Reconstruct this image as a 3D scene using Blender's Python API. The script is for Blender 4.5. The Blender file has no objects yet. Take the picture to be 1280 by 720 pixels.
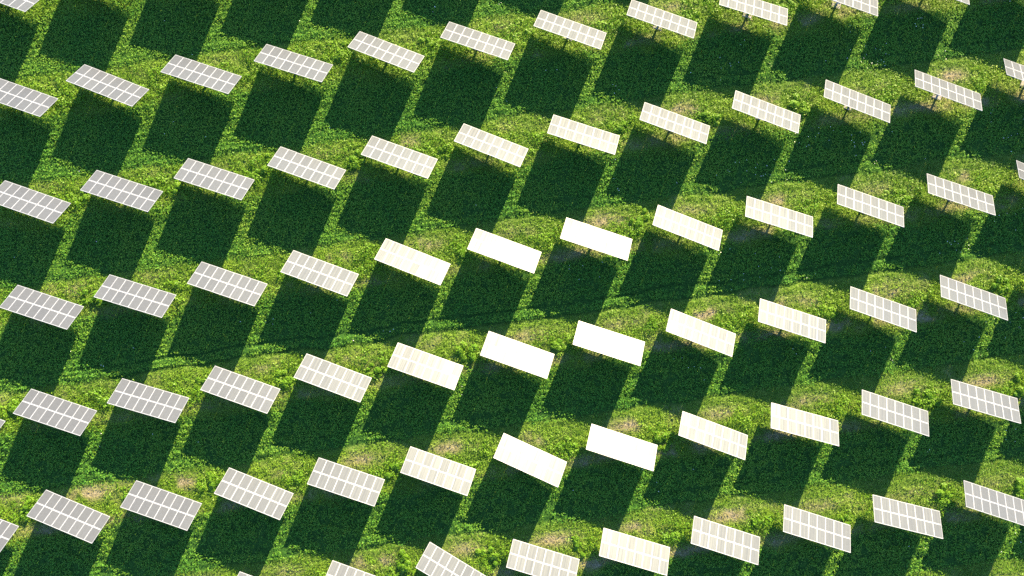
import bpy, math, random
import numpy as np
from mathutils import Vector, Matrix, Euler

# ------------------------------------------------------------------ camera, sky, sun, exposure
scene = bpy.context.scene
HUB = 2.351                      # height of the middle of a solar table above the ground
CAM_H = 93.558 + HUB             # the drone's height
cam = bpy.data.cameras.new('camera')
cam.sensor_width = 36.0
cam.lens = 36.0 * 997.587 / 1280.0
cam.clip_start = 1.0
cam.clip_end = 5000.0
cam_ob = bpy.data.objects.new('camera', cam)
scene.collection.objects.link(cam_ob)
cam_ob.location = (0, 0, CAM_H)
cam_ob.rotation_euler = (-0.005315, -0.011728, 0.0)
scene.camera = cam_ob

SUN = Vector((1.087, 2.4715, 1.0)).normalized()      # towards the sun
elev = math.asin(SUN.z)
azim = math.atan2(SUN.x, SUN.y)                       # clockwise from +Y
world = bpy.data.worlds.new('World')
scene.world = world
world.use_nodes = True
wn = world.node_tree
sky = wn.nodes.new('ShaderNodeTexSky')
sky.sky_type = 'NISHITA'
sky.sun_disc = False
sky.sun_elevation = elev
sky.sun_rotation = azim
sky.altitude = 100.0
sky.dust_density = 0.3
sky.ozone_density = 4.0
wn.links.new(sky.outputs[0], wn.nodes['Background'].inputs[0])
wn.nodes['Background'].inputs[1].default_value = 0.085
sl = bpy.data.lights.new('sun', 'SUN')
sl.energy = 5.0
sl.angle = math.radians(0.53)
sl.color = (1.0, 0.79, 0.45)
so = bpy.data.objects.new('sun', sl)
scene.collection.objects.link(so)
so.rotation_euler = SUN.to_track_quat('Z', 'Y').to_euler()
so.location = SUN * 200
vs = scene.view_settings
vs.view_transform = 'Standard'
vs.look = 'None'
vs.gamma = 1.0
vs.use_curve_mapping = False
vs.exposure = 2.6
scene.cycles.use_denoising = False
scene.cycles.max_bounces = 6
scene.cycles.diffuse_bounces = 3
scene.cycles.sample_clamp_indirect = 4.0

rng = np.random.default_rng(11)
random.seed(5)
COL = scene.collection

# ------------------------------------------------------------------ the lattice of trackers
PX, PY = -45.8999, 23.1284
AX, AY = 10.770686, 1.332744
BX, BY = 1.520892, -12.252277
TILT, AZ = 0.6175, -0.3465
FIT = [   # column, row, x, y, turn, tilt, roll of every tracker in the picture
    (-1, -1, -58.205, 33.904, -0.3469, 0.6173, -0.0001),
    (-1, 0, -56.574, 21.832, -0.3388, 0.6189, 0.0024),
    (0, 0, -45.935, 23.123, -0.3654, 0.6470, -0.0090),
    (1, 0, -35.085, 24.444, -0.3180, 0.6279, 0.0017),
    (2, 0, -24.364, 25.782, -0.3038, 0.6270, -0.0016),
    (3, 0, -13.566, 27.135, -0.3624, 0.6420, -0.0105),
    (4, 0, -2.857, 28.461, -0.3286, 0.6443, 0.0033),
    (5, 0, 7.945, 29.802, -0.3406, 0.6220, -0.0014),
    (6, 0, 18.737, 31.097, -0.3430, 0.6347, 0.0020),
    (7, 0, 29.518, 32.542, -0.3140, 0.6093, 0.0184),
    (8, 0, 40.244, 33.783, -0.3466, 0.6174, -0.0000),
    (9, 0, 50.976, 35.174, -0.3465, 0.6175, 0.0000),
    (-1, 1, -55.135, 9.557, -0.3375, 0.6378, 0.0033),
    (0, 1, -44.338, 10.841, -0.3102, 0.6101, -0.0023),
    (1, 1, -33.601, 12.235, -0.3214, 0.6064, 0.0071),
    (2, 1, -22.833, 13.559, -0.3463, 0.6295, 0.0011),
    (3, 1, -12.033, 14.846, -0.3460, 0.6199, 0.0009),
    (4, 1, -1.297, 16.254, -0.3702, 0.6490, -0.0106),
    (5, 1, 9.522, 17.517, -0.3141, 0.6268, 0.0055),
    (6, 1, 20.250, 18.899, -0.3517, 0.6384, -0.0049),
    (7, 1, 31.034, 20.241, -0.3655, 0.6098, 0.0010),
    (8, 1, 41.765, 21.519, -0.3761, 0.6166, -0.0061),
    (9, 1, 52.495, 22.832, -0.3453, 0.6421, -0.0218),
    (10, 1, 63.182, 24.253, -0.3489, 0.6492, -0.0009),
    (-1, 2, -53.636, -2.693, -0.3193, 0.6155, 0.0037),
    (0, 2, -42.818, -1.407, -0.2979, 0.6145, 0.0010),
    (1, 2, -32.096, 0.018, -0.3243, 0.6181, -0.0026),
    (2, 2, -21.348, 1.261, -0.3555, 0.6031, 0.0040),
    (3, 2, -10.511, 2.608, -0.3742, 0.6237, -0.0026),
    (4, 2, 0.254, 3.905, -0.3547, 0.6204, 0.0018),
    (5, 2, 11.032, 5.288, -0.3280, 0.6168, 0.0073),
    (6, 2, 21.779, 6.615, -0.3758, 0.6268, -0.0002),
    (7, 2, 32.563, 7.913, -0.3154, 0.6291, 0.0123),
    (8, 2, 43.344, 9.228, -0.3385, 0.6234, -0.0038),
    (9, 2, 54.040, 10.563, -0.3268, 0.6290, -0.0032),
    (10, 2, 64.672, 11.989, -0.3921, 0.6845, -0.0151),
    (-2, 3, -62.848, -16.036, -0.3455, 0.6173, 0.0002),
    (-1, 3, -52.128, -14.951, -0.3082, 0.6215, -0.0140),
    (0, 3, -41.335, -13.609, -0.2842, 0.6196, 0.0007),
    (1, 3, -30.599, -12.342, -0.3302, 0.6073, -0.0120),
    (2, 3, -19.834, -10.982, -0.3569, 0.5959, -0.0012),
    (3, 3, -9.001, -9.645, -0.3388, 0.5864, -0.0007),
    (4, 3, 1.756, -8.316, -0.3404, 0.5496, 0.0002),
    (5, 3, 12.518, -6.964, -0.3152, 0.5887, 0.0052),
    (6, 3, 23.354, -5.719, -0.3711, 0.6226, -0.0035),
    (7, 3, 34.121, -4.333, -0.3225, 0.5972, 0.0105),
    (8, 3, 44.872, -2.982, -0.3413, 0.6064, 0.0002),
    (9, 3, 55.598, -1.605, -0.3421, 0.6153, -0.0032),
    (-2, 4, -61.316, -28.326, -0.3626, 0.6391, -0.0045),
    (-1, 4, -50.613, -27.123, -0.3851, 0.6145, -0.0092),
    (0, 4, -39.853, -25.867, -0.3286, 0.5960, -0.0063),
    (1, 4, -29.056, -24.520, -0.3708, 0.6144, -0.0099),
    (2, 4, -18.305, -23.179, -0.3238, 0.5883, 0.0024),
    (3, 4, -7.514, -21.936, -0.3364, 0.5912, 0.0019),
    (4, 4, 3.278, -20.672, -0.4170, 0.6037, -0.0123),
    (5, 4, 14.047, -19.210, -0.3179, 0.6138, 0.0041),
    (6, 4, 24.817, -17.826, -0.3460, 0.6561, -0.0124),
    (7, 4, 35.615, -16.546, -0.2712, 0.6104, 0.0093),
    (8, 4, 46.325, -15.218, -0.3154, 0.5943, -0.0039),
    (9, 4, 57.056, -13.869, -0.2875, 0.5831, 0.0043),
    (1, 5, -27.732, -36.730, -0.3462, 0.6174, 0.0001),
    (2, 5, -16.771, -35.449, -0.3465, 0.6175, -0.0000),
    (3, 5, -5.848, -33.919, -0.5509, 0.6101, 0.0077),
    (4, 5, 4.771, -32.838, -0.3077, 0.5908, 0.0121),
    (5, 5, 15.569, -31.497, -0.2958, 0.6158, 0.0116),
    (6, 5, 26.291, -30.207, -0.3170, 0.6086, 0.0059),
    (7, 5, 37.091, -28.848, -0.3052, 0.6146, 0.0005),
    (8, 5, 47.811, -27.484, -0.2492, 0.6066, 0.0079),
    (9, 5, 58.580, -26.065, -0.3247, 0.6177, 0.0069)]
W, L = 8.25, 3.45
rowlen = math.hypot(AX, AY)
inv = np.linalg.inv(np.array([[AX, BX], [AY, BY]]))


def lattice(x, y):
    """column, row coordinates of ground points (floats)"""
    dx, dy = x - PX, y - PY
    return inv[0, 0] * dx + inv[0, 1] * dy, inv[1, 0] * dx + inv[1, 1] * dy


# ------------------------------------------------------------------ noise
def _hash(ix, iy, seed):
    h = (ix.astype(np.int64) * 374761393 + iy.astype(np.int64) * 668265263 + seed * 974634541) & 0xffffffff
    h = ((h ^ (h >> 13)) * 1274126177) & 0xffffffff
    return ((h ^ (h >> 16)) & 0xffffff) / float(0xffffff)


def vnoise(x, y, scale, seed):
    x = np.asarray(x) / scale
    y = np.asarray(y) / scale
    ix, iy = np.floor(x), np.floor(y)
    fx, fy = x - ix, y - iy
    fx = fx * fx * (3 - 2 * fx)
    fy = fy * fy * (3 - 2 * fy)
    a = _hash(ix, iy, seed); b = _hash(ix + 1, iy, seed)
    c = _hash(ix, iy + 1, seed); d = _hash(ix + 1, iy + 1, seed)
    return (a * (1 - fx) + b * fx) * (1 - fy) + (c * (1 - fx) + d * fx) * fy


def fnoise(x, y, scale, seed, octs=3):
    t = 0; w = 0; amp = 1.0
    for k in range(octs):
        t = t + amp * vnoise(x, y, scale / 2 ** k, seed + 17 * k); w += amp; amp *= 0.55
    return t / w


def sstep(a, b, v):
    t = np.clip((v - a) / (b - a), 0, 1)
    return t * t * (3 - 2 * t)


# ------------------------------------------------------------------ what grows where
def fields(x, y):
    """for ground points: crop cover, dryness, weediness, wheel rut depth"""
    u, v = lattice(x, y)
    j = np.round(v)
    d = (v - j) * 12.35 + 0.3 * (fnoise(x, y, 9.0, 3) - 0.5) * 2     # metres below the tracker line, -6..6
    # crop strip lies between the rows; its upper limit for a row is lo, its lower one (towards the next row) hi
    lo = 2.3 + 1.6 * (fnoise(x, y, 5.0, 8) - 0.5) * 2
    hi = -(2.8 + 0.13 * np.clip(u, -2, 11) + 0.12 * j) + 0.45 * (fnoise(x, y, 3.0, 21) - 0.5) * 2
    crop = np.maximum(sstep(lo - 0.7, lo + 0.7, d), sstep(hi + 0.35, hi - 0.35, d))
    # wheel ruts on the lower edge of the crop
    south = sstep(-2.5, 3.5, j + 0.35 * (u - 4))                      # stronger in the lower and right rows
    rutw = 0.21
    r1 = np.exp(-((d - hi + 0.1) / rutw) ** 2)
    r2 = np.exp(-((d - hi + 1.55) / rutw) ** 2) * 0.75
    gap = sstep(0.36, 0.6, fnoise(x, y, 8.0, 57))
    strong = (np.abs(j - 3) < 0.5) * sstep(-2.0, 0.5, u) * sstep(10.0, 7.5, u)
    rut = np.clip((r1 + r2) * np.maximum(strong, 0.6 * (0.3 + 0.7 * gap) * (0.35 + 0.65 * south)), 0, 1)
    # dry, trampled ground behind and beside the foot of every tracker
    fu = (u - np.round(u)) * rowlen
    n1 = fnoise(x, y, 2.2, 33)
    dry = np.exp(-(((fu - 1.5) / 2.8) ** 2 + ((d + 1.9) / 0.85) ** 2)) * 1.05
    dry = np.maximum(dry, 0.75 * np.exp(-(((fu - 0.3) / 1.5) ** 2 + ((d - 0.7) / 1.0) ** 2)))
    dry = np.maximum(dry, 0.75 * np.exp(-((d - 1.5) / 0.75) ** 2) * sstep(0.0, 0.7, south))
    dry = np.maximum(dry, 1.1 * np.exp(-(((fu + 4.3) / 1.2) ** 2 + ((d - 1.9) / 0.45) ** 2)))
    dry = dry * sstep(0.28, 0.62, n1) * (0.06 + 0.80 * south) * (0.35 + 1.1 * vnoise(u, v, 1.0, 77))
    dry = np.clip(dry + 0.25 * sstep(0.58, 0.8, fnoise(x, y, 3.0, 91)) * (1 - crop) * south, 0, 1)
    dry = dry * (1 - 0.8 * crop)
    # bright leafy weeds between the tables
    dw = np.abs(((fu - 5.0 + rowlen / 2) % rowlen) - rowlen / 2)
    weed = np.exp(-((dw / 2.3) ** 2 + ((d + 0.7) / 1.7) ** 2))
    weed = np.clip(weed * (0.55 + 0.9 * fnoise(x, y, 1.8, 66)) + 0.75 * (1 - south) * np.exp(-((d + 0.5) / 2.2) ** 2), 0, 1)
    weed = weed * (1 - dry) * (1 - crop * 0.85)
    # streaks the mower left along the strip
    mow = 0.5 + 0.5 * np.sin((d + 0.5 * fnoise(x, y, 6.0, 5)) * 2 * math.pi / 0.95)
    mow = mow * np.exp(-((d + 3.0) / 1.6) ** 2) * (0.4 + 0.6 * vnoise(x, y, 7.0, 15))
    return crop, dry, weed, rut, mow, south


def relief(x, y, crop, rut):
    h = 0.30 * (fnoise(x, y, 14.0, 41) - 0.5) + 0.10 * (fnoise(x, y, 1.6, 42) - 0.5)
    v = lattice(x, y)[1]                       # the crop strips lie a little lower than the tracker rows
    d = (v - np.round(v)) * 12.35
    fall = np.interp(d, [-6.175, -5.0, -3.5, -2.0, 0.0, 2.0, 4.0, 6.175], [-0.22, -0.15, -0.05, -0.02, 0.0, 0.05, -0.10, -0.22])
    return h * 0.3 + fall - 0.22 * rut


# ------------------------------------------------------------------ material helpers
def new_mat(name):
    m = bpy.data.materials.new(name)
    m.use_nodes = True
    nt = m.node_tree
    return m, nt, nt.nodes['Principled BSDF']


def N(nt, kind, **kw):
    n = nt.nodes.new(kind)
    for k, v in kw.items():
        setattr(n, k, v)
    return n


def ramp(nt, stops, fac):
    r = nt.nodes.new('ShaderNodeValToRGB')
    el = r.color_ramp.elements
    while len(el) < len(stops):
        el.new(0.5)
    for e, (p, c) in zip(el, stops):
        e.position = p
        e.color = (*c, 1)
    nt.links.new(fac, r.inputs[0])
    return r.outputs[0]


def mix(nt, fac, a, b):
    m = nt.nodes.new('ShaderNodeMix')
    m.data_type = 'RGBA'
    if isinstance(fac, float):
        m.inputs[0].default_value = fac
    else:
        nt.links.new(fac, m.inputs[0])
    for s, v in ((6, a), (7, b)):
        if isinstance(v, tuple):
            m.inputs[s].default_value = (*v, 1)
        else:
            nt.links.new(v, m.inputs[s])
    return m.outputs[2]


def attr(nt, name):
    a = nt.nodes.new('ShaderNodeAttribute')
    a.attribute_name = name
    return a.outputs['Fac']


def noise(nt, scale, detail=3.0, rough=0.6, vec=None):
    n = nt.nodes.new('ShaderNodeTexNoise')
    n.inputs['Scale'].default_value = scale
    n.inputs['Detail'].default_value = detail
    n.inputs['Roughness'].default_value = rough
    if vec is not None:
        nt.links.new(vec, n.inputs['Vector'])
    return n.outputs[0]


# ground: soil and low sward seen between the leaves
ground_mat, nt, bs = new_mat('meadow_ground')
geo = N(nt, 'ShaderNodeNewGeometry')
nz = noise(nt, 2.2, 5.0, 0.7, geo.outputs['Position'])
sward = ramp(nt, [(0.3, (0.035, 0.080, 0.010)), (0.5, (0.075, 0.135, 0.018)), (0.7, (0.13, 0.18, 0.035))], nz)
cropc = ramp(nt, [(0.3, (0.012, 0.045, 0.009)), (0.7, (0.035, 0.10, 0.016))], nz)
nd = noise(nt, 3.1, 5.0, 0.7, geo.outputs['Position'])
soil = ramp(nt, [(0.28, (0.10, 0.092, 0.058)), (0.5, (0.21, 0.185, 0.115)), (0.72, (0.32, 0.285, 0.18))], nd)
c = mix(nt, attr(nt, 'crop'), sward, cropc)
c = mix(nt, attr(nt, 'dry'), c, soil)
nt.links.new(c, bs.inputs['Base Color'])
bs.inputs['Roughness'].default_value = 0.95
bs.inputs['Specular IOR Level'].default_value = 0.1
bmp = N(nt, 'ShaderNodeBump')
bmp.inputs['Strength'].default_value = 0.9
bmp.inputs['Distance'].default_value = 0.16
nt.links.new(noise(nt, 4.5, 6.0, 0.7, geo.outputs['Position']), bmp.inputs['Height'])
nt.links.new(bmp.outputs[0], bs.inputs['Normal'])


def leaf_mat(name, stops, transl=0.3, dry_col=None, spec=0.25, rough=0.5):
    m, nt, bs = new_mat(name)
    tone = attr(nt, 'tone')
    col = ramp(nt, stops, tone)
    if dry_col:
        col = mix(nt, attr(nt, 'dry'), col, ramp(nt, dry_col, tone))
    nt.links.new(col, bs.inputs['Base Color'])
    bs.inputs['Roughness'].default_value = rough
    bs.inputs['Specular IOR Level'].default_value = spec
    tr = N(nt, 'ShaderNodeBsdfTranslucent')
    nt.links.new(col, tr.inputs['Color'])
    mx = N(nt, 'ShaderNodeMixShader')
    mx.inputs[0].default_value = transl
    out = nt.nodes['Material Output']
    nt.links.new(bs.outputs[0], mx.inputs[1])
    nt.links.new(tr.outputs[0], mx.inputs[2])
    nt.links.new(mx.outputs[0], out.inputs[0])
    return m


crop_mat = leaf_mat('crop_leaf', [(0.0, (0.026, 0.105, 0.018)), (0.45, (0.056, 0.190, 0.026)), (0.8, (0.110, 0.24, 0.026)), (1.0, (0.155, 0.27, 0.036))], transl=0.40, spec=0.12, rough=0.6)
grass_mat = leaf_mat('grass_blade', [(0.0, (0.060, 0.150, 0.012)), (0.5, (0.145, 0.275, 0.018)), (0.85, (0.21, 0.33, 0.026)), (1.0, (0.27, 0.34, 0.05))], transl=0.4,
                     dry_col=[(0.0, (0.14, 0.125, 0.055)), (0.6, (0.26, 0.23, 0.10)), (1.0, (0.38, 0.34, 0.19))])
weed_mat = leaf_mat('weed_leaf', [(0.0, (0.05, 0.150, 0.008)), (0.5, (0.105, 0.235, 0.012)), (1.0, (0.17, 0.29, 0.022))], transl=0.42)
flower_mat, nt, bs = new_mat('flower_petal')
bs.inputs['Base Color'].default_value = (0.8, 0.8, 0.76, 1)
bs.inputs['Roughness'].default_value = 0.7

steel_mat, nt, bs = new_mat('galvanised_steel')
tc = N(nt, 'ShaderNodeTexCoord')
nt.links.new(ramp(nt, [(0.35, (0.28, 0.28, 0.28)), (0.65, (0.40, 0.40, 0.39))], noise(nt, 9.0, 3.0, 0.6, tc.outputs['Object'])), bs.inputs['Base Color'])
bs.inputs['Metallic'].default_value = 0.2
bs.inputs['Roughness'].default_value = 0.55
concrete_mat, nt, bs = new_mat('weathered_concrete')
tc = N(nt, 'ShaderNodeTexCoord')
nt.links.new(ramp(nt, [(0.3, (0.20, 0.19, 0.17)), (0.7, (0.34, 0.32, 0.29))], noise(nt, 6.0, 5.0, 0.7, tc.outputs['Object'])), bs.inputs['Base Color'])
bs.inputs['Roughness'].default_value = 0.9
box_mat, nt, bs = new_mat('painted_metal_box')
bs.inputs['Base Color'].default_value = (0.32, 0.33, 0.33, 1)
bs.inputs['Roughness'].default_value = 0.45
frame_mat, nt, bs = new_mat('aluminium_frame')
bs.inputs['Base Color'].default_value = (0.16, 0.18, 0.24, 1)
bs.inputs['Roughness'].default_value = 0.45

# module glass: grey cells behind dusty glass, faint cell strings running down the module
glass_mat, nt, bs = new_mat('dusty_cell_glass')
tc = N(nt, 'ShaderNodeTexCoord')
oi = N(nt, 'ShaderNodeObjectInfo')
sep = N(nt, 'ShaderNodeSeparateXYZ')
nt.links.new(tc.outputs['Object'], sep.inputs[0])
comb = N(nt, 'ShaderNodeCombineXYZ')
mu = N(nt, 'ShaderNodeMath', operation='MULTIPLY'); mu.inputs[1].default_value = 60.0
nt.links.new(oi.outputs['Random'], mu.inputs[0])
ad = N(nt, 'ShaderNodeMath', operation='MULTIPLY_ADD'); ad.inputs[1].default_value = 5.0
nt.links.new(sep.outputs[0], ad.inputs[0]); nt.links.new(mu.outputs[0], ad.inputs[2])
yy = N(nt, 'ShaderNodeMath', operation='MULTIPLY'); yy.inputs[1].default_value = 0.12
nt.links.new(sep.outputs[1], yy.inputs[0])
nt.links.new(ad.outputs[0], comb.inputs[0]); nt.links.new(yy.outputs[0], comb.inputs[1])
strings = noise(nt, 1.0, 1.0, 0.5, comb.outputs[0])
dust = noise(nt, 2.5, 4.0, 0.6, tc.outputs['Object'])
cellc = ramp(nt, [(0.3, (0.042, 0.047, 0.063)), (0.7, (0.050, 0.056, 0.075))], dust)
tint = ramp(nt, [(0.0, (0.038, 0.042, 0.057)), (1.0, (0.062, 0.068, 0.088))], oi.outputs['Random'])
nt.links.new(mix(nt, 0.3, cellc, tint), bs.inputs['Base Color'])
rr = N(nt, 'ShaderNodeMapRange')
rr.inputs[1].default_value = 0.32; rr.inputs[2].default_value = 0.68
rr.inputs[3].default_value = 0.17; rr.inputs[4].default_value = 0.38
nt.links.new(strings, rr.inputs[0])
nt.links.new(rr.outputs[0], bs.inputs['Roughness'])
bs.inputs['IOR'].default_value = 1.5
bs.inputs['Specular IOR Level'].default_value = 0.115
bs.inputs['Specular Tint'].default_value = (0.86, 0.95, 1.0, 1)        # anti-reflection coating
gl = N(nt, 'ShaderNodeBsdfAnisotropic')                                # light scattered wide by the dust film
gl.inputs['Color'].default_value = (0.74, 0.88, 1.0, 1)
gl.inputs['Roughness'].default_value = 0.52
mx = N(nt, 'ShaderNodeMixShader')
mx.inputs[0].default_value = 0.014
nt.links.new(bs.outputs[0], mx.inputs[1]); nt.links.new(gl.outputs[0], mx.inputs[2])
nt.links.new(mx.outputs[0], nt.nodes['Material Output'].inputs[0])


# ------------------------------------------------------------------ mesh helpers
def tag(o, label, cat, group=None, kind=None):
    if label: o['label'] = label
    if cat: o['category'] = cat
    if group: o['group'] = group
    if kind: o['kind'] = kind
    return o


def raw_mesh(name, verts, faces, mats, attrs=None, smooth=False, mat_index=None):
    """verts (n,3), faces (m,k) numpy arrays -> mesh"""
    me = bpy.data.meshes.new(name)
    n, (m, k) = len(verts), faces.shape
    me.vertices.add(n)
    me.vertices.foreach_set('co', np.ascontiguousarray(verts, dtype=np.float32).ravel())
    me.loops.add(m * k)
    me.loops.foreach_set('vertex_index', np.ascontiguousarray(faces, dtype=np.int32).ravel())
    me.polygons.add(m)
    me.polygons.foreach_set('loop_start', np.arange(0, m * k, k, dtype=np.int32))
    me.polygons.foreach_set('use_smooth', np.full(m, smooth, dtype=bool))
    if mat_index is not None:
        me.polygons.foreach_set('material_index', np.ascontiguousarray(mat_index, dtype=np.int32))
    for mt in mats:
        me.materials.append(mt)
    for an, av in (attrs or {}).items():
        at = me.attributes.new(an, 'FLOAT', 'POINT')
        at.data.foreach_set('value', np.ascontiguousarray(av, dtype=np.float32))
    me.update(calc_edges=True)
    return me


def link(name, me, parent=None):
    o = bpy.data.objects.new(name, me)
    COL.objects.link(o)
    if parent: o.parent = parent
    return o


class MB:
    """collects boxes and tubes into one mesh"""
    def __init__(s): s.v = []; s.f = []; s.m = []
    def add(s, verts, faces, mi=0):
        b = len(s.v); s.v += [tuple(p) for p in verts]
        s.f += [tuple(b + i for i in f) for f in faces]; s.m += [mi] * len(faces)
    def box(s, x0, x1, y0, y1, z0, z1, mi=0, bev=0.0, M=None):
        if bev <= 0:
            vs_ = [(x, y, z) for z in (z0, z1) for x, y in ((x0, y0), (x1, y0), (x1, y1), (x0, y1))]
            fs = [(3, 2, 1, 0), (4, 5, 6, 7), (0, 1, 5, 4), (1, 2, 6, 5), (2, 3, 7, 6), (3, 0, 4, 7)]
        else:
            vs_ = []
            for z, q in ((z0, bev), (z0 + bev, 0), (z1 - bev, 0), (z1, bev)):
                for sx_, sy_, a, b in ((x0, y0, 1, 1), (x1, y0, -1, 1), (x1, y1, -1, -1), (x0, y1, 1, -1)):
                    vs_.append((sx_ + a * q, sy_ + b * q, z))
            fs = [(3, 2, 1, 0), (12, 13, 14, 15)]
            for r in range(3):
                for k in range(4):
                    k2 = (k + 1) % 4
                    fs.append((r * 4 + k, r * 4 + k2, r * 4 + 4 + k2, r * 4 + 4 + k))
        if M: vs_ = [M @ Vector(p) for p in vs_]
        s.add(vs_, fs, mi)
    def tube(s, p, q, r0, r1=None, n=10, mi=0):
        p, q = Vector(p), Vector(q); r1 = r0 if r1 is None else r1
        d = (q - p).normalized(); a = d.orthogonal().normalized(); b = d.cross(a)
        vs_ = []
        for c_, r in ((p, r0), (q, r1)):
            for k in range(n):
                t = 2 * math.pi * k / n
                vs_.append(c_ + a * (r * math.cos(t)) + b * (r * math.sin(t)))
        fs = [(k, (k + 1) % n, n + (k + 1) % n, n + k) for k in range(n)]
        fs += [tuple(range(n - 1, -1, -1)), tuple(range(n, 2 * n))]
        s.add(vs_, fs, mi)
    def mesh(s, name, *mats):
        me = bpy.data.meshes.new(name)
        me.from_pydata(s.v, [], s.f)
        for m in mats: me.materials.append(m)
        for p, i in zip(me.polygons, s.m): p.material_index = i
        me.update()
        return me


# ------------------------------------------------------------------ the ground: one sheet out to the horizon
def axis(lo, hi, step, far):
    core = np.arange(lo, hi + 1e-6, step)
    out = []; g = step; p = hi
    while p < far:
        g *= 1.35; p += g; out.append(p)
    out = np.array(out)
    return np.concatenate([-(out - hi)[::-1] + lo, core, out])


gx = axis(-72.0, 72.0, 0.25, 1800.0)
gy = axis(-45.0, 45.0, 0.25, 1800.0)
X, Y = np.meshgrid(gx, gy)
X = X.ravel(); Y = Y.ravel()
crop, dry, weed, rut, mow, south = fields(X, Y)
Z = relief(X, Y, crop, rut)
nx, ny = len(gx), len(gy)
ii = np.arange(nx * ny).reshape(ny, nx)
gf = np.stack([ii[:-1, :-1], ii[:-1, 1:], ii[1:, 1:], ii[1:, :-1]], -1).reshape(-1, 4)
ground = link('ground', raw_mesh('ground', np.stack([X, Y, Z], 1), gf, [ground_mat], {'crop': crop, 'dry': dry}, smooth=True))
ground['kind'] = 'structure'

# ------------------------------------------------------------------ the growth: leaves and blades as small faces
XR, YR = (-71.0, 71.0), (-44.0, 44.0)
AREA = (XR[1] - XR[0]) * (YR[1] - YR[0])


def scatter(per_m2):
    n = int(AREA * per_m2)
    return rng.uniform(*XR, n), rng.uniform(*YR, n)


def diamonds(c, nrm, length, width, droop=0.0):
    """one four-cornered leaf per centre, in the plane across nrm, pointing any way"""
    n = len(c)
    nrm = nrm / np.linalg.norm(nrm, axis=1, keepdims=True)
    r = rng.normal(size=(n, 3))
    t = np.cross(nrm, r); t /= np.linalg.norm(t, axis=1, keepdims=True)
    b = np.cross(nrm, t)
    l = length[:, None] / 2; w = width[:, None] / 2
    v = np.stack([c - t * l, c + b * w - t * l * 0.1, c + t * l, c - b * w - t * l * 0.1], 1)
    return v.reshape(-1, 3), np.arange(4 * n).reshape(n, 4)


def slopes(hf, x, y, e=0.12):
    return (hf(x + e, y) - hf(x - e, y)) / (2 * e), (hf(x, y + e) - hf(x, y - e)) / (2 * e)


def growth(name, x, y, z, nrm, length, width, tone, mat, dryv=None):
    v, f = diamonds(np.stack([x, y, z], 1), nrm, length, width)
    at = {'tone': np.repeat(np.clip(tone, 0, 1), 4)}
    if dryv is not None: at['dry'] = np.repeat(np.clip(dryv, 0, 1), 4)
    o = link(name, raw_mesh(name, v, f, [mat], at))
    o['kind'] = 'stuff'
    return o


# the leafy crop between the rows
def crop_h(x, y):
    u, v = lattice(x, y)
    rows_ = 0.5 + 0.5 * np.sin((v * 12.35 + 0.5 * fnoise(x, y, 9.0, 3)) * 2 * math.pi / 0.62)
    return 0.08 + (0.17 + 0.13 * sstep(20, -30, y)) * fnoise(x, y, 0.75, 101, 2) + 0.10 * fnoise(x, y, 4.0, 103, 2) + 0.11 * rows_ * vnoise(x, y, 6.0, 105)


x, y = scatter(72)
crop, dry, weed, rut, mow, south = fields(x, y)
hole = sstep(0.30, 0.50, fnoise(x, y, 0.75, 101, 2))
keep = rng.random(len(x)) < crop * (1 - 0.97 * np.clip(rut * 1.5, 0, 1)) * (1 - (0.30 + 0.60 * south) * (1 - hole))
x, y, crop, rut, dry = x[keep], y[keep], crop[keep], rut[keep], dry[keep]
n = len(x)
h = crop_h(x, y)
sx_, sy_ = slopes(crop_h, x, y)
z = relief(x, y, crop, rut) + h * (0.35 + 0.65 * rng.random(n) ** 0.5)
nrm = np.stack([-sx_ * 1.2, -sy_ * 1.2, np.full(n, 1.0)], 1) + rng.normal(size=(n, 3)) * 0.36
tone = 0.60 + 0.5 * (fnoise(x, y, 5.0, 111) - 0.5) + rng.normal(size=n) * 0.13 + 0.10 * (1 - south[keep]) + 0.08 * south[keep]
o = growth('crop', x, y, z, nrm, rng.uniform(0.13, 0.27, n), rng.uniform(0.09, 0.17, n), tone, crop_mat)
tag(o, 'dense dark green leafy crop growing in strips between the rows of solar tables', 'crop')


# the grass strips under the tables
def grass_h(x, y):
    return 0.09 + 0.19 * fnoise(x, y, 0.7, 131, 2)


x, y = scatter(85)
crop, dry, weed, rut, mow, south = fields(x, y)
keep = rng.random(len(x)) < (1 - 0.93 * crop) * (1 - 0.72 * dry) * (1 - 0.8 * rut) * (1 - 0.75 * mow)
x, y, crop, dry, weed, rut, mow = [q[keep] for q in (x, y, crop, dry, weed, rut, mow)]
n = len(x)
h = grass_h(x, y)
u_, v_ = lattice(x, y)
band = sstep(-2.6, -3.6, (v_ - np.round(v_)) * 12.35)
sx_, sy_ = slopes(grass_h, x, y)
z = relief(x, y, crop, rut) + h * (0.3 + 0.7 * rng.random(n))
nrm = np.stack([-sx_ * 1.3, -sy_ * 1.3, np.full(n, 1.0)], 1) + rng.normal(size=(n, 3)) * 0.36
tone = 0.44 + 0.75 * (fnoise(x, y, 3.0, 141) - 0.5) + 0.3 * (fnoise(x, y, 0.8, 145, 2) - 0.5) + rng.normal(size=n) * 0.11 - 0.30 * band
dv = (1 - band) * dry * 0.9 + 0.06 * sstep(0.55, 0.8, fnoise(x, y, 1.7, 143)) + rng.normal(size=n) * 0.06
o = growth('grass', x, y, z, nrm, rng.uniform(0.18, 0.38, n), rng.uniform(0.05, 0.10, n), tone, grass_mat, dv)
tag(o, 'yellow green grass growing in strips along the rows of solar tables', 'grass')


# broad leaved weeds standing in the grass strips
def weed_h(x, y):
    return 0.12 + (0.45 + 0.2 * sstep(20, -30, y)) * sstep(0.3, 0.75, fnoise(x, y, 1.1, 151, 2))


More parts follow.
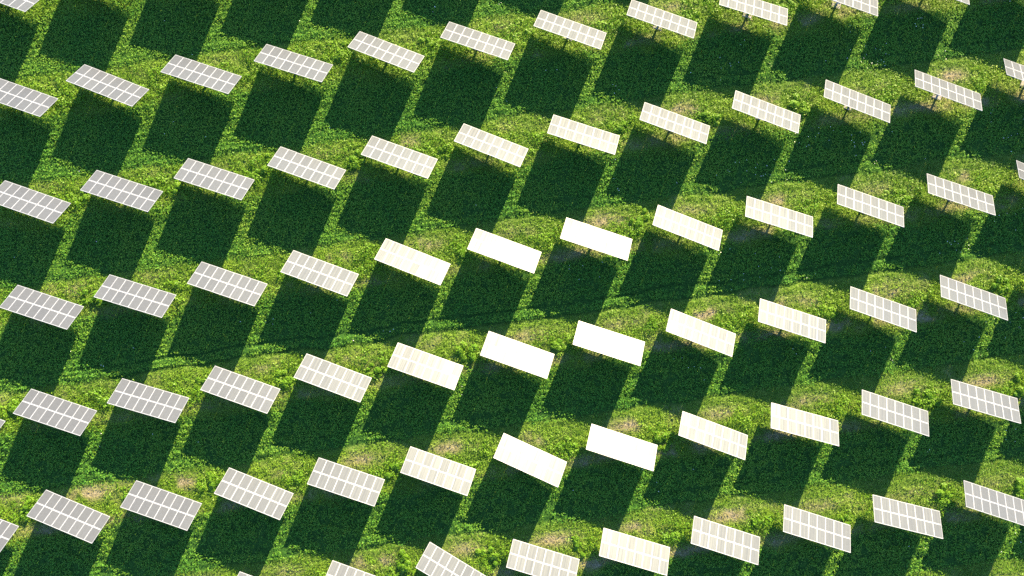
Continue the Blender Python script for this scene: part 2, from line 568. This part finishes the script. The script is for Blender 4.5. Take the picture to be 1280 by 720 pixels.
x, y = scatter(70)
crop, dry, weed, rut, mow, south = fields(x, y)
keep = rng.random(len(x)) < weed * 0.8 * sstep(0.25, 0.6, fnoise(x, y, 1.1, 151, 2))
x, y, crop, rut, weed = [q[keep] for q in (x, y, crop, rut, weed)]
n = len(x)
h = weed_h(x, y) * (0.5 + 0.5 * weed)
sx_, sy_ = slopes(weed_h, x, y)
z = relief(x, y, crop, rut) + h * (0.3 + 0.7 * rng.random(n) ** 0.6)
nrm = np.stack([-sx_, -sy_, np.full(n, 1.0)], 1) + rng.normal(size=(n, 3)) * 0.4
tone = 0.5 + 0.6 * (fnoise(x, y, 2.5, 161) - 0.5) + rng.normal(size=n) * 0.17
o = growth('weeds', x, y, z, nrm, rng.uniform(0.16, 0.30, n), rng.uniform(0.10, 0.19, n), tone, weed_mat)
tag(o, 'bright broad leaved weeds standing in the grass around the solar tables', 'weeds')

# small white flower heads scattered over the crop, thicker towards the upper right
x, y = scatter(1.6)
crop, dry, weed, rut, mow, south = fields(x, y)
pf = crop * sstep(0.50, 0.78, fnoise(x, y, 4.5, 171)) * (0.10 + 0.9 * sstep(0.0, 50.0, x + 0.8 * y))
keep = rng.random(len(x)) < pf * 0.55
x, y, crop, rut = x[keep], y[keep], crop[keep], rut[keep]
n = len(x)
z = relief(x, y, crop, rut) + crop_h(x, y) + 0.06
o = growth('wildflowers', x, y, z, np.stack([np.zeros(n), np.zeros(n), np.ones(n)], 1) + rng.normal(size=(n, 3)) * 0.3,
           rng.uniform(0.06, 0.12, n), rng.uniform(0.05, 0.10, n), np.full(n, 0.5), flower_mat)
tag(o, 'tiny white flower heads dotted over the dark green crop', 'wildflowers')

# ------------------------------------------------------------------ weed bushes in the gaps between the tables
def bush_mesh(seed):
    r = np.random.default_rng(seed)
    ns = r.integers(7, 12)
    c = []; nn = []; tn = []
    for s_ in range(ns):
        px, py = r.normal(size=2) * np.array([0.62, 0.48])
        hh = r.uniform(0.45, 1.0) * (1.15 - 0.35 * math.hypot(px, py))
        hh = max(hh, 0.3); rad = r.uniform(0.28, 0.48)
        k = int(r.integers(60, 100))
        dirs = r.normal(size=(k, 3)); dirs /= np.linalg.norm(dirs, axis=1, keepdims=True)
        dirs[:, 2] = np.abs(dirs[:, 2]) * 1.1 - 0.25
        rr_ = rad * r.uniform(0.55, 1.05, k)[:, None]
        p = np.array([px, py, hh - rad * 0.6]) + dirs * rr_
        p[:, 2] = np.maximum(p[:, 2], 0.05)
        c.append(p); nn.append(dirs + np.array([0, 0, 0.6]) + r.normal(size=(k, 3)) * 0.35)
        tn.append(np.full(k, r.uniform(0.3, 0.75)) + r.normal(size=k) * 0.14)
    c = np.concatenate(c); nn = np.concatenate(nn); tn = np.concatenate(tn)
    k = len(c)
    v, f = diamonds(c, nn, r.uniform(0.16, 0.32, k), r.uniform(0.10, 0.19, k))
    return raw_mesh('weed_bush', v, f, [weed_mat], {'tone': np.repeat(np.clip(tn, 0, 1), 4)})


def stems_mesh(seed):
    r = np.random.default_rng(seed + 500)
    m = MB()
    for s_ in range(9):
        px, py = r.normal(size=2) * 0.45
        m.tube((px * 0.35, py * 0.35, -0.15), (px, py, r.uniform(0.4, 0.8)), 0.022, 0.010, 5)
    return m.mesh('stems', weed_mat)


# ------------------------------------------------------------------ one solar tracker, then its copies
COLS, ROWS = 8, 2
MW, ML = W / COLS, L / ROWS
hw, hl = MW / 2 - 0.007, ML / 2 - 0.010
# a module: aluminium frame round a glass sheet set 4 mm below the frame's top; z = 0 is the frame's top
m = MB()
fs_, fe_ = 0.040, 0.064
m.box(-hw, -hw + fs_, -hl, hl, -0.040, 0.0, 0)
m.box(hw - fs_, hw, -hl, hl, -0.040, 0.0, 0)
m.box(-hw + fs_, hw - fs_, -hl, -hl + fe_, -0.040, -0.0005, 0)
m.box(-hw + fs_, hw - fs_, hl - fe_, hl, -0.040, -0.0005, 0)
m.box(-hw + fs_, hw - fs_, -hl + fe_, hl - fe_, -0.012, -0.004, 1)
module_me = m.mesh('solar_module', frame_mat, glass_mat)

m = MB()
for yy_ in (0.0,):
    m.tube((-W / 2 + 0.35, 0, -0.235), (W / 2 - 0.35, 0, -0.235), 0.085, None, 14)
tube_me = m.mesh('torque_tube', steel_mat)
m = MB(); m.box(-0.035, 0.035, -L / 2 + 0.12, L / 2 - 0.12, -0.148, -0.092, 0)
rafter_me = m.mesh('rafter', steel_mat)
m = MB(); m.box(-W / 2 + 0.05, W / 2 - 0.05, -0.03, 0.03, -0.090, -0.042, 0)
rail_me = m.mesh('rail', frame_mat)
m = MB()
m.tube((0, 0, 0.10), (0, 0, HUB - 0.55), 0.135, 0.115, 14)
m.tube((0, 0, HUB - 0.57), (0, 0, HUB - 0.52), 0.20, 0.20, 14)
post_me = m.mesh('post', steel_mat)
m = MB()
m.tube((0, 0, HUB - 0.52), (0, 0, HUB - 0.40), 0.17, 0.15, 16)
m.box(-0.16, 0.16, -0.14, 0.14, HUB - 0.41, HUB - 0.30, 0, 0.02)
m.box(0.16, 0.42, -0.06, 0.06, HUB - 0.42, HUB - 0.31, 0, 0.015)
drive_me = m.mesh('slew_drive', box_mat)
m = MB(); m.box(-0.55, 0.55, -0.55, 0.55, -0.35, 0.13, 0, 0.04)
foot_me = m.mesh('footing', concrete_mat)
brace_mes = []
for sx2 in (-1, 1):
    m = MB(); m.tube((sx2 * 0.11, 0.0, 0.75), (sx2 * 1.55, 0.0, HUB - 0.36), 0.035, None, 8)
    brace_mes.append(m.mesh('brace', steel_mat))
m = MB()
m.box(-0.18, 0.18, -0.30, -0.13, 0.75, 1.25, 0, 0.02)
m.box(-0.20, 0.20, -0.32, -0.12, 1.25, 1.28, 0)
box_me = m.mesh('control_box', box_mat)
m = MB()
m.tube((0, -0.05, 0.55), (0, -L / 2 * 0.55 * math.cos(TILT), HUB + L / 2 * 0.55 * math.sin(TILT) - 0.20), 0.032, None, 8)
act_me = m.mesh('actuator', steel_mat)

PARTS = [('footing', foot_me), ('post', post_me), ('slew_drive', drive_me), ('control_box', box_me)]
ORD = ['first', 'second', 'third', 'fourth', 'fifth', 'sixth', 'seventh', 'eighth', 'ninth', 'tenth', 'eleventh', 'twelfth', 'thirteenth', 'fourteenth']
GLINT = (5.8, -9.8)


AIM = Matrix.Rotation(math.radians(2.02), 4, Vector((-0.9586, -0.2847, 0.0)).normalized())   # the tables aim a little above the sun


def tracker(x, y, az, tilt, roll, label, seed):
    r = random.Random(seed)
    t = bpy.data.objects.new('solar_tracker', None)
    t.empty_display_size = 1.0
    COL.objects.link(t)
    t.location = (x, y, 0.0)
    t.rotation_euler = (0, 0, az)
    tag(t, label, 'solar tracker', 'solar trackers in rows across the green field')
    for nm, me in PARTS:
        link(nm, me, t)
    for me in brace_mes:
        link('brace', me, t)
    R = Matrix.Rotation(-az, 4, 'Z') @ AIM @ Matrix.Rotation(az, 4, 'Z') @ Matrix.Rotation(-tilt, 4, 'X') @ Matrix.Rotation(roll, 4, 'Z')
    hub = Vector((0, 0, HUB))
    for nm, me, off in [('torque_tube', tube_me, 0.0), ('rail', rail_me, -1.25), ('rail', rail_me, -0.45), ('rail', rail_me, 0.45), ('rail', rail_me, 1.25)]:
        o = link(nm, me, t)
        o.matrix_local = Matrix.Translation(hub + R @ Vector((0, off, 0))) @ R
    for off in (-3.1, -1.05, 1.05, 3.1):
        o = link('rafter', rafter_me, t)
        o.matrix_local = Matrix.Translation(hub + R @ Vector((off, 0, 0))) @ R
    link('actuator', act_me, t)
    for j in range(ROWS):
        for i in range(COLS):
            o = link('solar_module', module_me, t)
            p = Vector((-W / 2 + (i + 0.5) * MW, L / 2 - (j + 0.5) * ML, 0))
            sg = 0.40
            E_ = Euler((math.radians(r.gauss(0, sg)), math.radians(r.gauss(0, sg)), 0)).to_matrix().to_4x4()
            o.matrix_local = Matrix.Translation(hub + R @ p) @ R @ E_
    return t


rows = {}
for c_, r_, x, y, az, tilt, roll in FIT:
    rows.setdefault(r_, []).append((c_, x, y, az, tilt, roll))
bushes = []
for r_, lst in sorted(rows.items()):
    lst.sort()
    for k, (c_, x, y, az, tilt, roll) in enumerate(lst):
        dg = math.hypot(x - GLINT[0], y - GLINT[1])
        look = 'glaring white' if dg < 13 else 'creamy white' if dg < 32 else 'pale grey'
        if r_ < 0:
            label = 'corner of a grey celled solar tracker cut off by the top left picture corner'
        else:
            where = 'top full row' if r_ == 0 else ('bottom row' if r_ == 5 else ORD[r_] + ' full row from the top')
            label = '%s solar tracker, %s from the left in the %s' % (look, ORD[k], where)
        if (c_, r_) == (3, 5):
            label = 'solar tracker turned askew from its neighbours at the bottom picture edge'
        tracker(x, y, az, tilt, roll, label, 1000 + r_ * 40 + c_)
        bushes.append((r_, c_, k, x, y))

# trackers outside the frame whose shadows fall into it
ring = [(c_, -1) for c_ in range(0, 11)] + [(10, 0), (11, 0), (11, 1), (11, 2), (10, 3), (10, 4), (10, 5)]
for k, (c_, r_) in enumerate(ring):
    if r_ < 0:
        label = 'solar tracker just beyond the top frame edge, %s from the left in its row' % ORD[k]
    else:
        label = 'solar tracker just beyond the right frame edge, %s of those down that side' % ORD[k - 11]
    tracker(PX + c_ * AX + r_ * BX, PY + c_ * AY + r_ * BY, AZ, TILT, 0.0, label, 3000 + k)

# bushes
b_me = [bush_mesh(s_) for s_ in range(6)]
s_me = [stems_mesh(s_) for s_ in range(6)]
for r_, c_, k, x, y in bushes:
    if r_ < 0: continue
    rr2 = random.Random(7000 + r_ * 50 + c_)
    if rr2.random() < (0.5 if r_ < 3 else 0.2): continue
    bx = x + AX * 0.47 + rr2.uniform(-0.7, 0.7)
    by = y + AY * 0.47 + rr2.uniform(-0.6, 0.9) + 0.4
    i = rr2.randrange(6)
    t = bpy.data.objects.new('weed_bush', None)
    COL.objects.link(t)
    t.location = (bx, by, float(relief(np.array([bx]), np.array([by]), None, 0.0)[0]) - 0.02)
    s_ = rr2.uniform(0.6, 1.1)
    t.scale = (s_ * rr2.uniform(0.9, 1.25), s_, s_ * rr2.uniform(0.55, 0.85))
    t.rotation_euler = (0, 0, rr2.uniform(0, 6.28))
    where = 'top row' if r_ == 0 else ('bottom row' if r_ == 5 else ORD[r_] + ' full row')
    tag(t, 'leafy weed bush right of the %s solar tracker from the left, %s' % (ORD[k], where), 'weed bush', 'weed bushes in the gaps between the solar tables')
    link('foliage', b_me[i], t)
    link('stems', s_me[i], t)
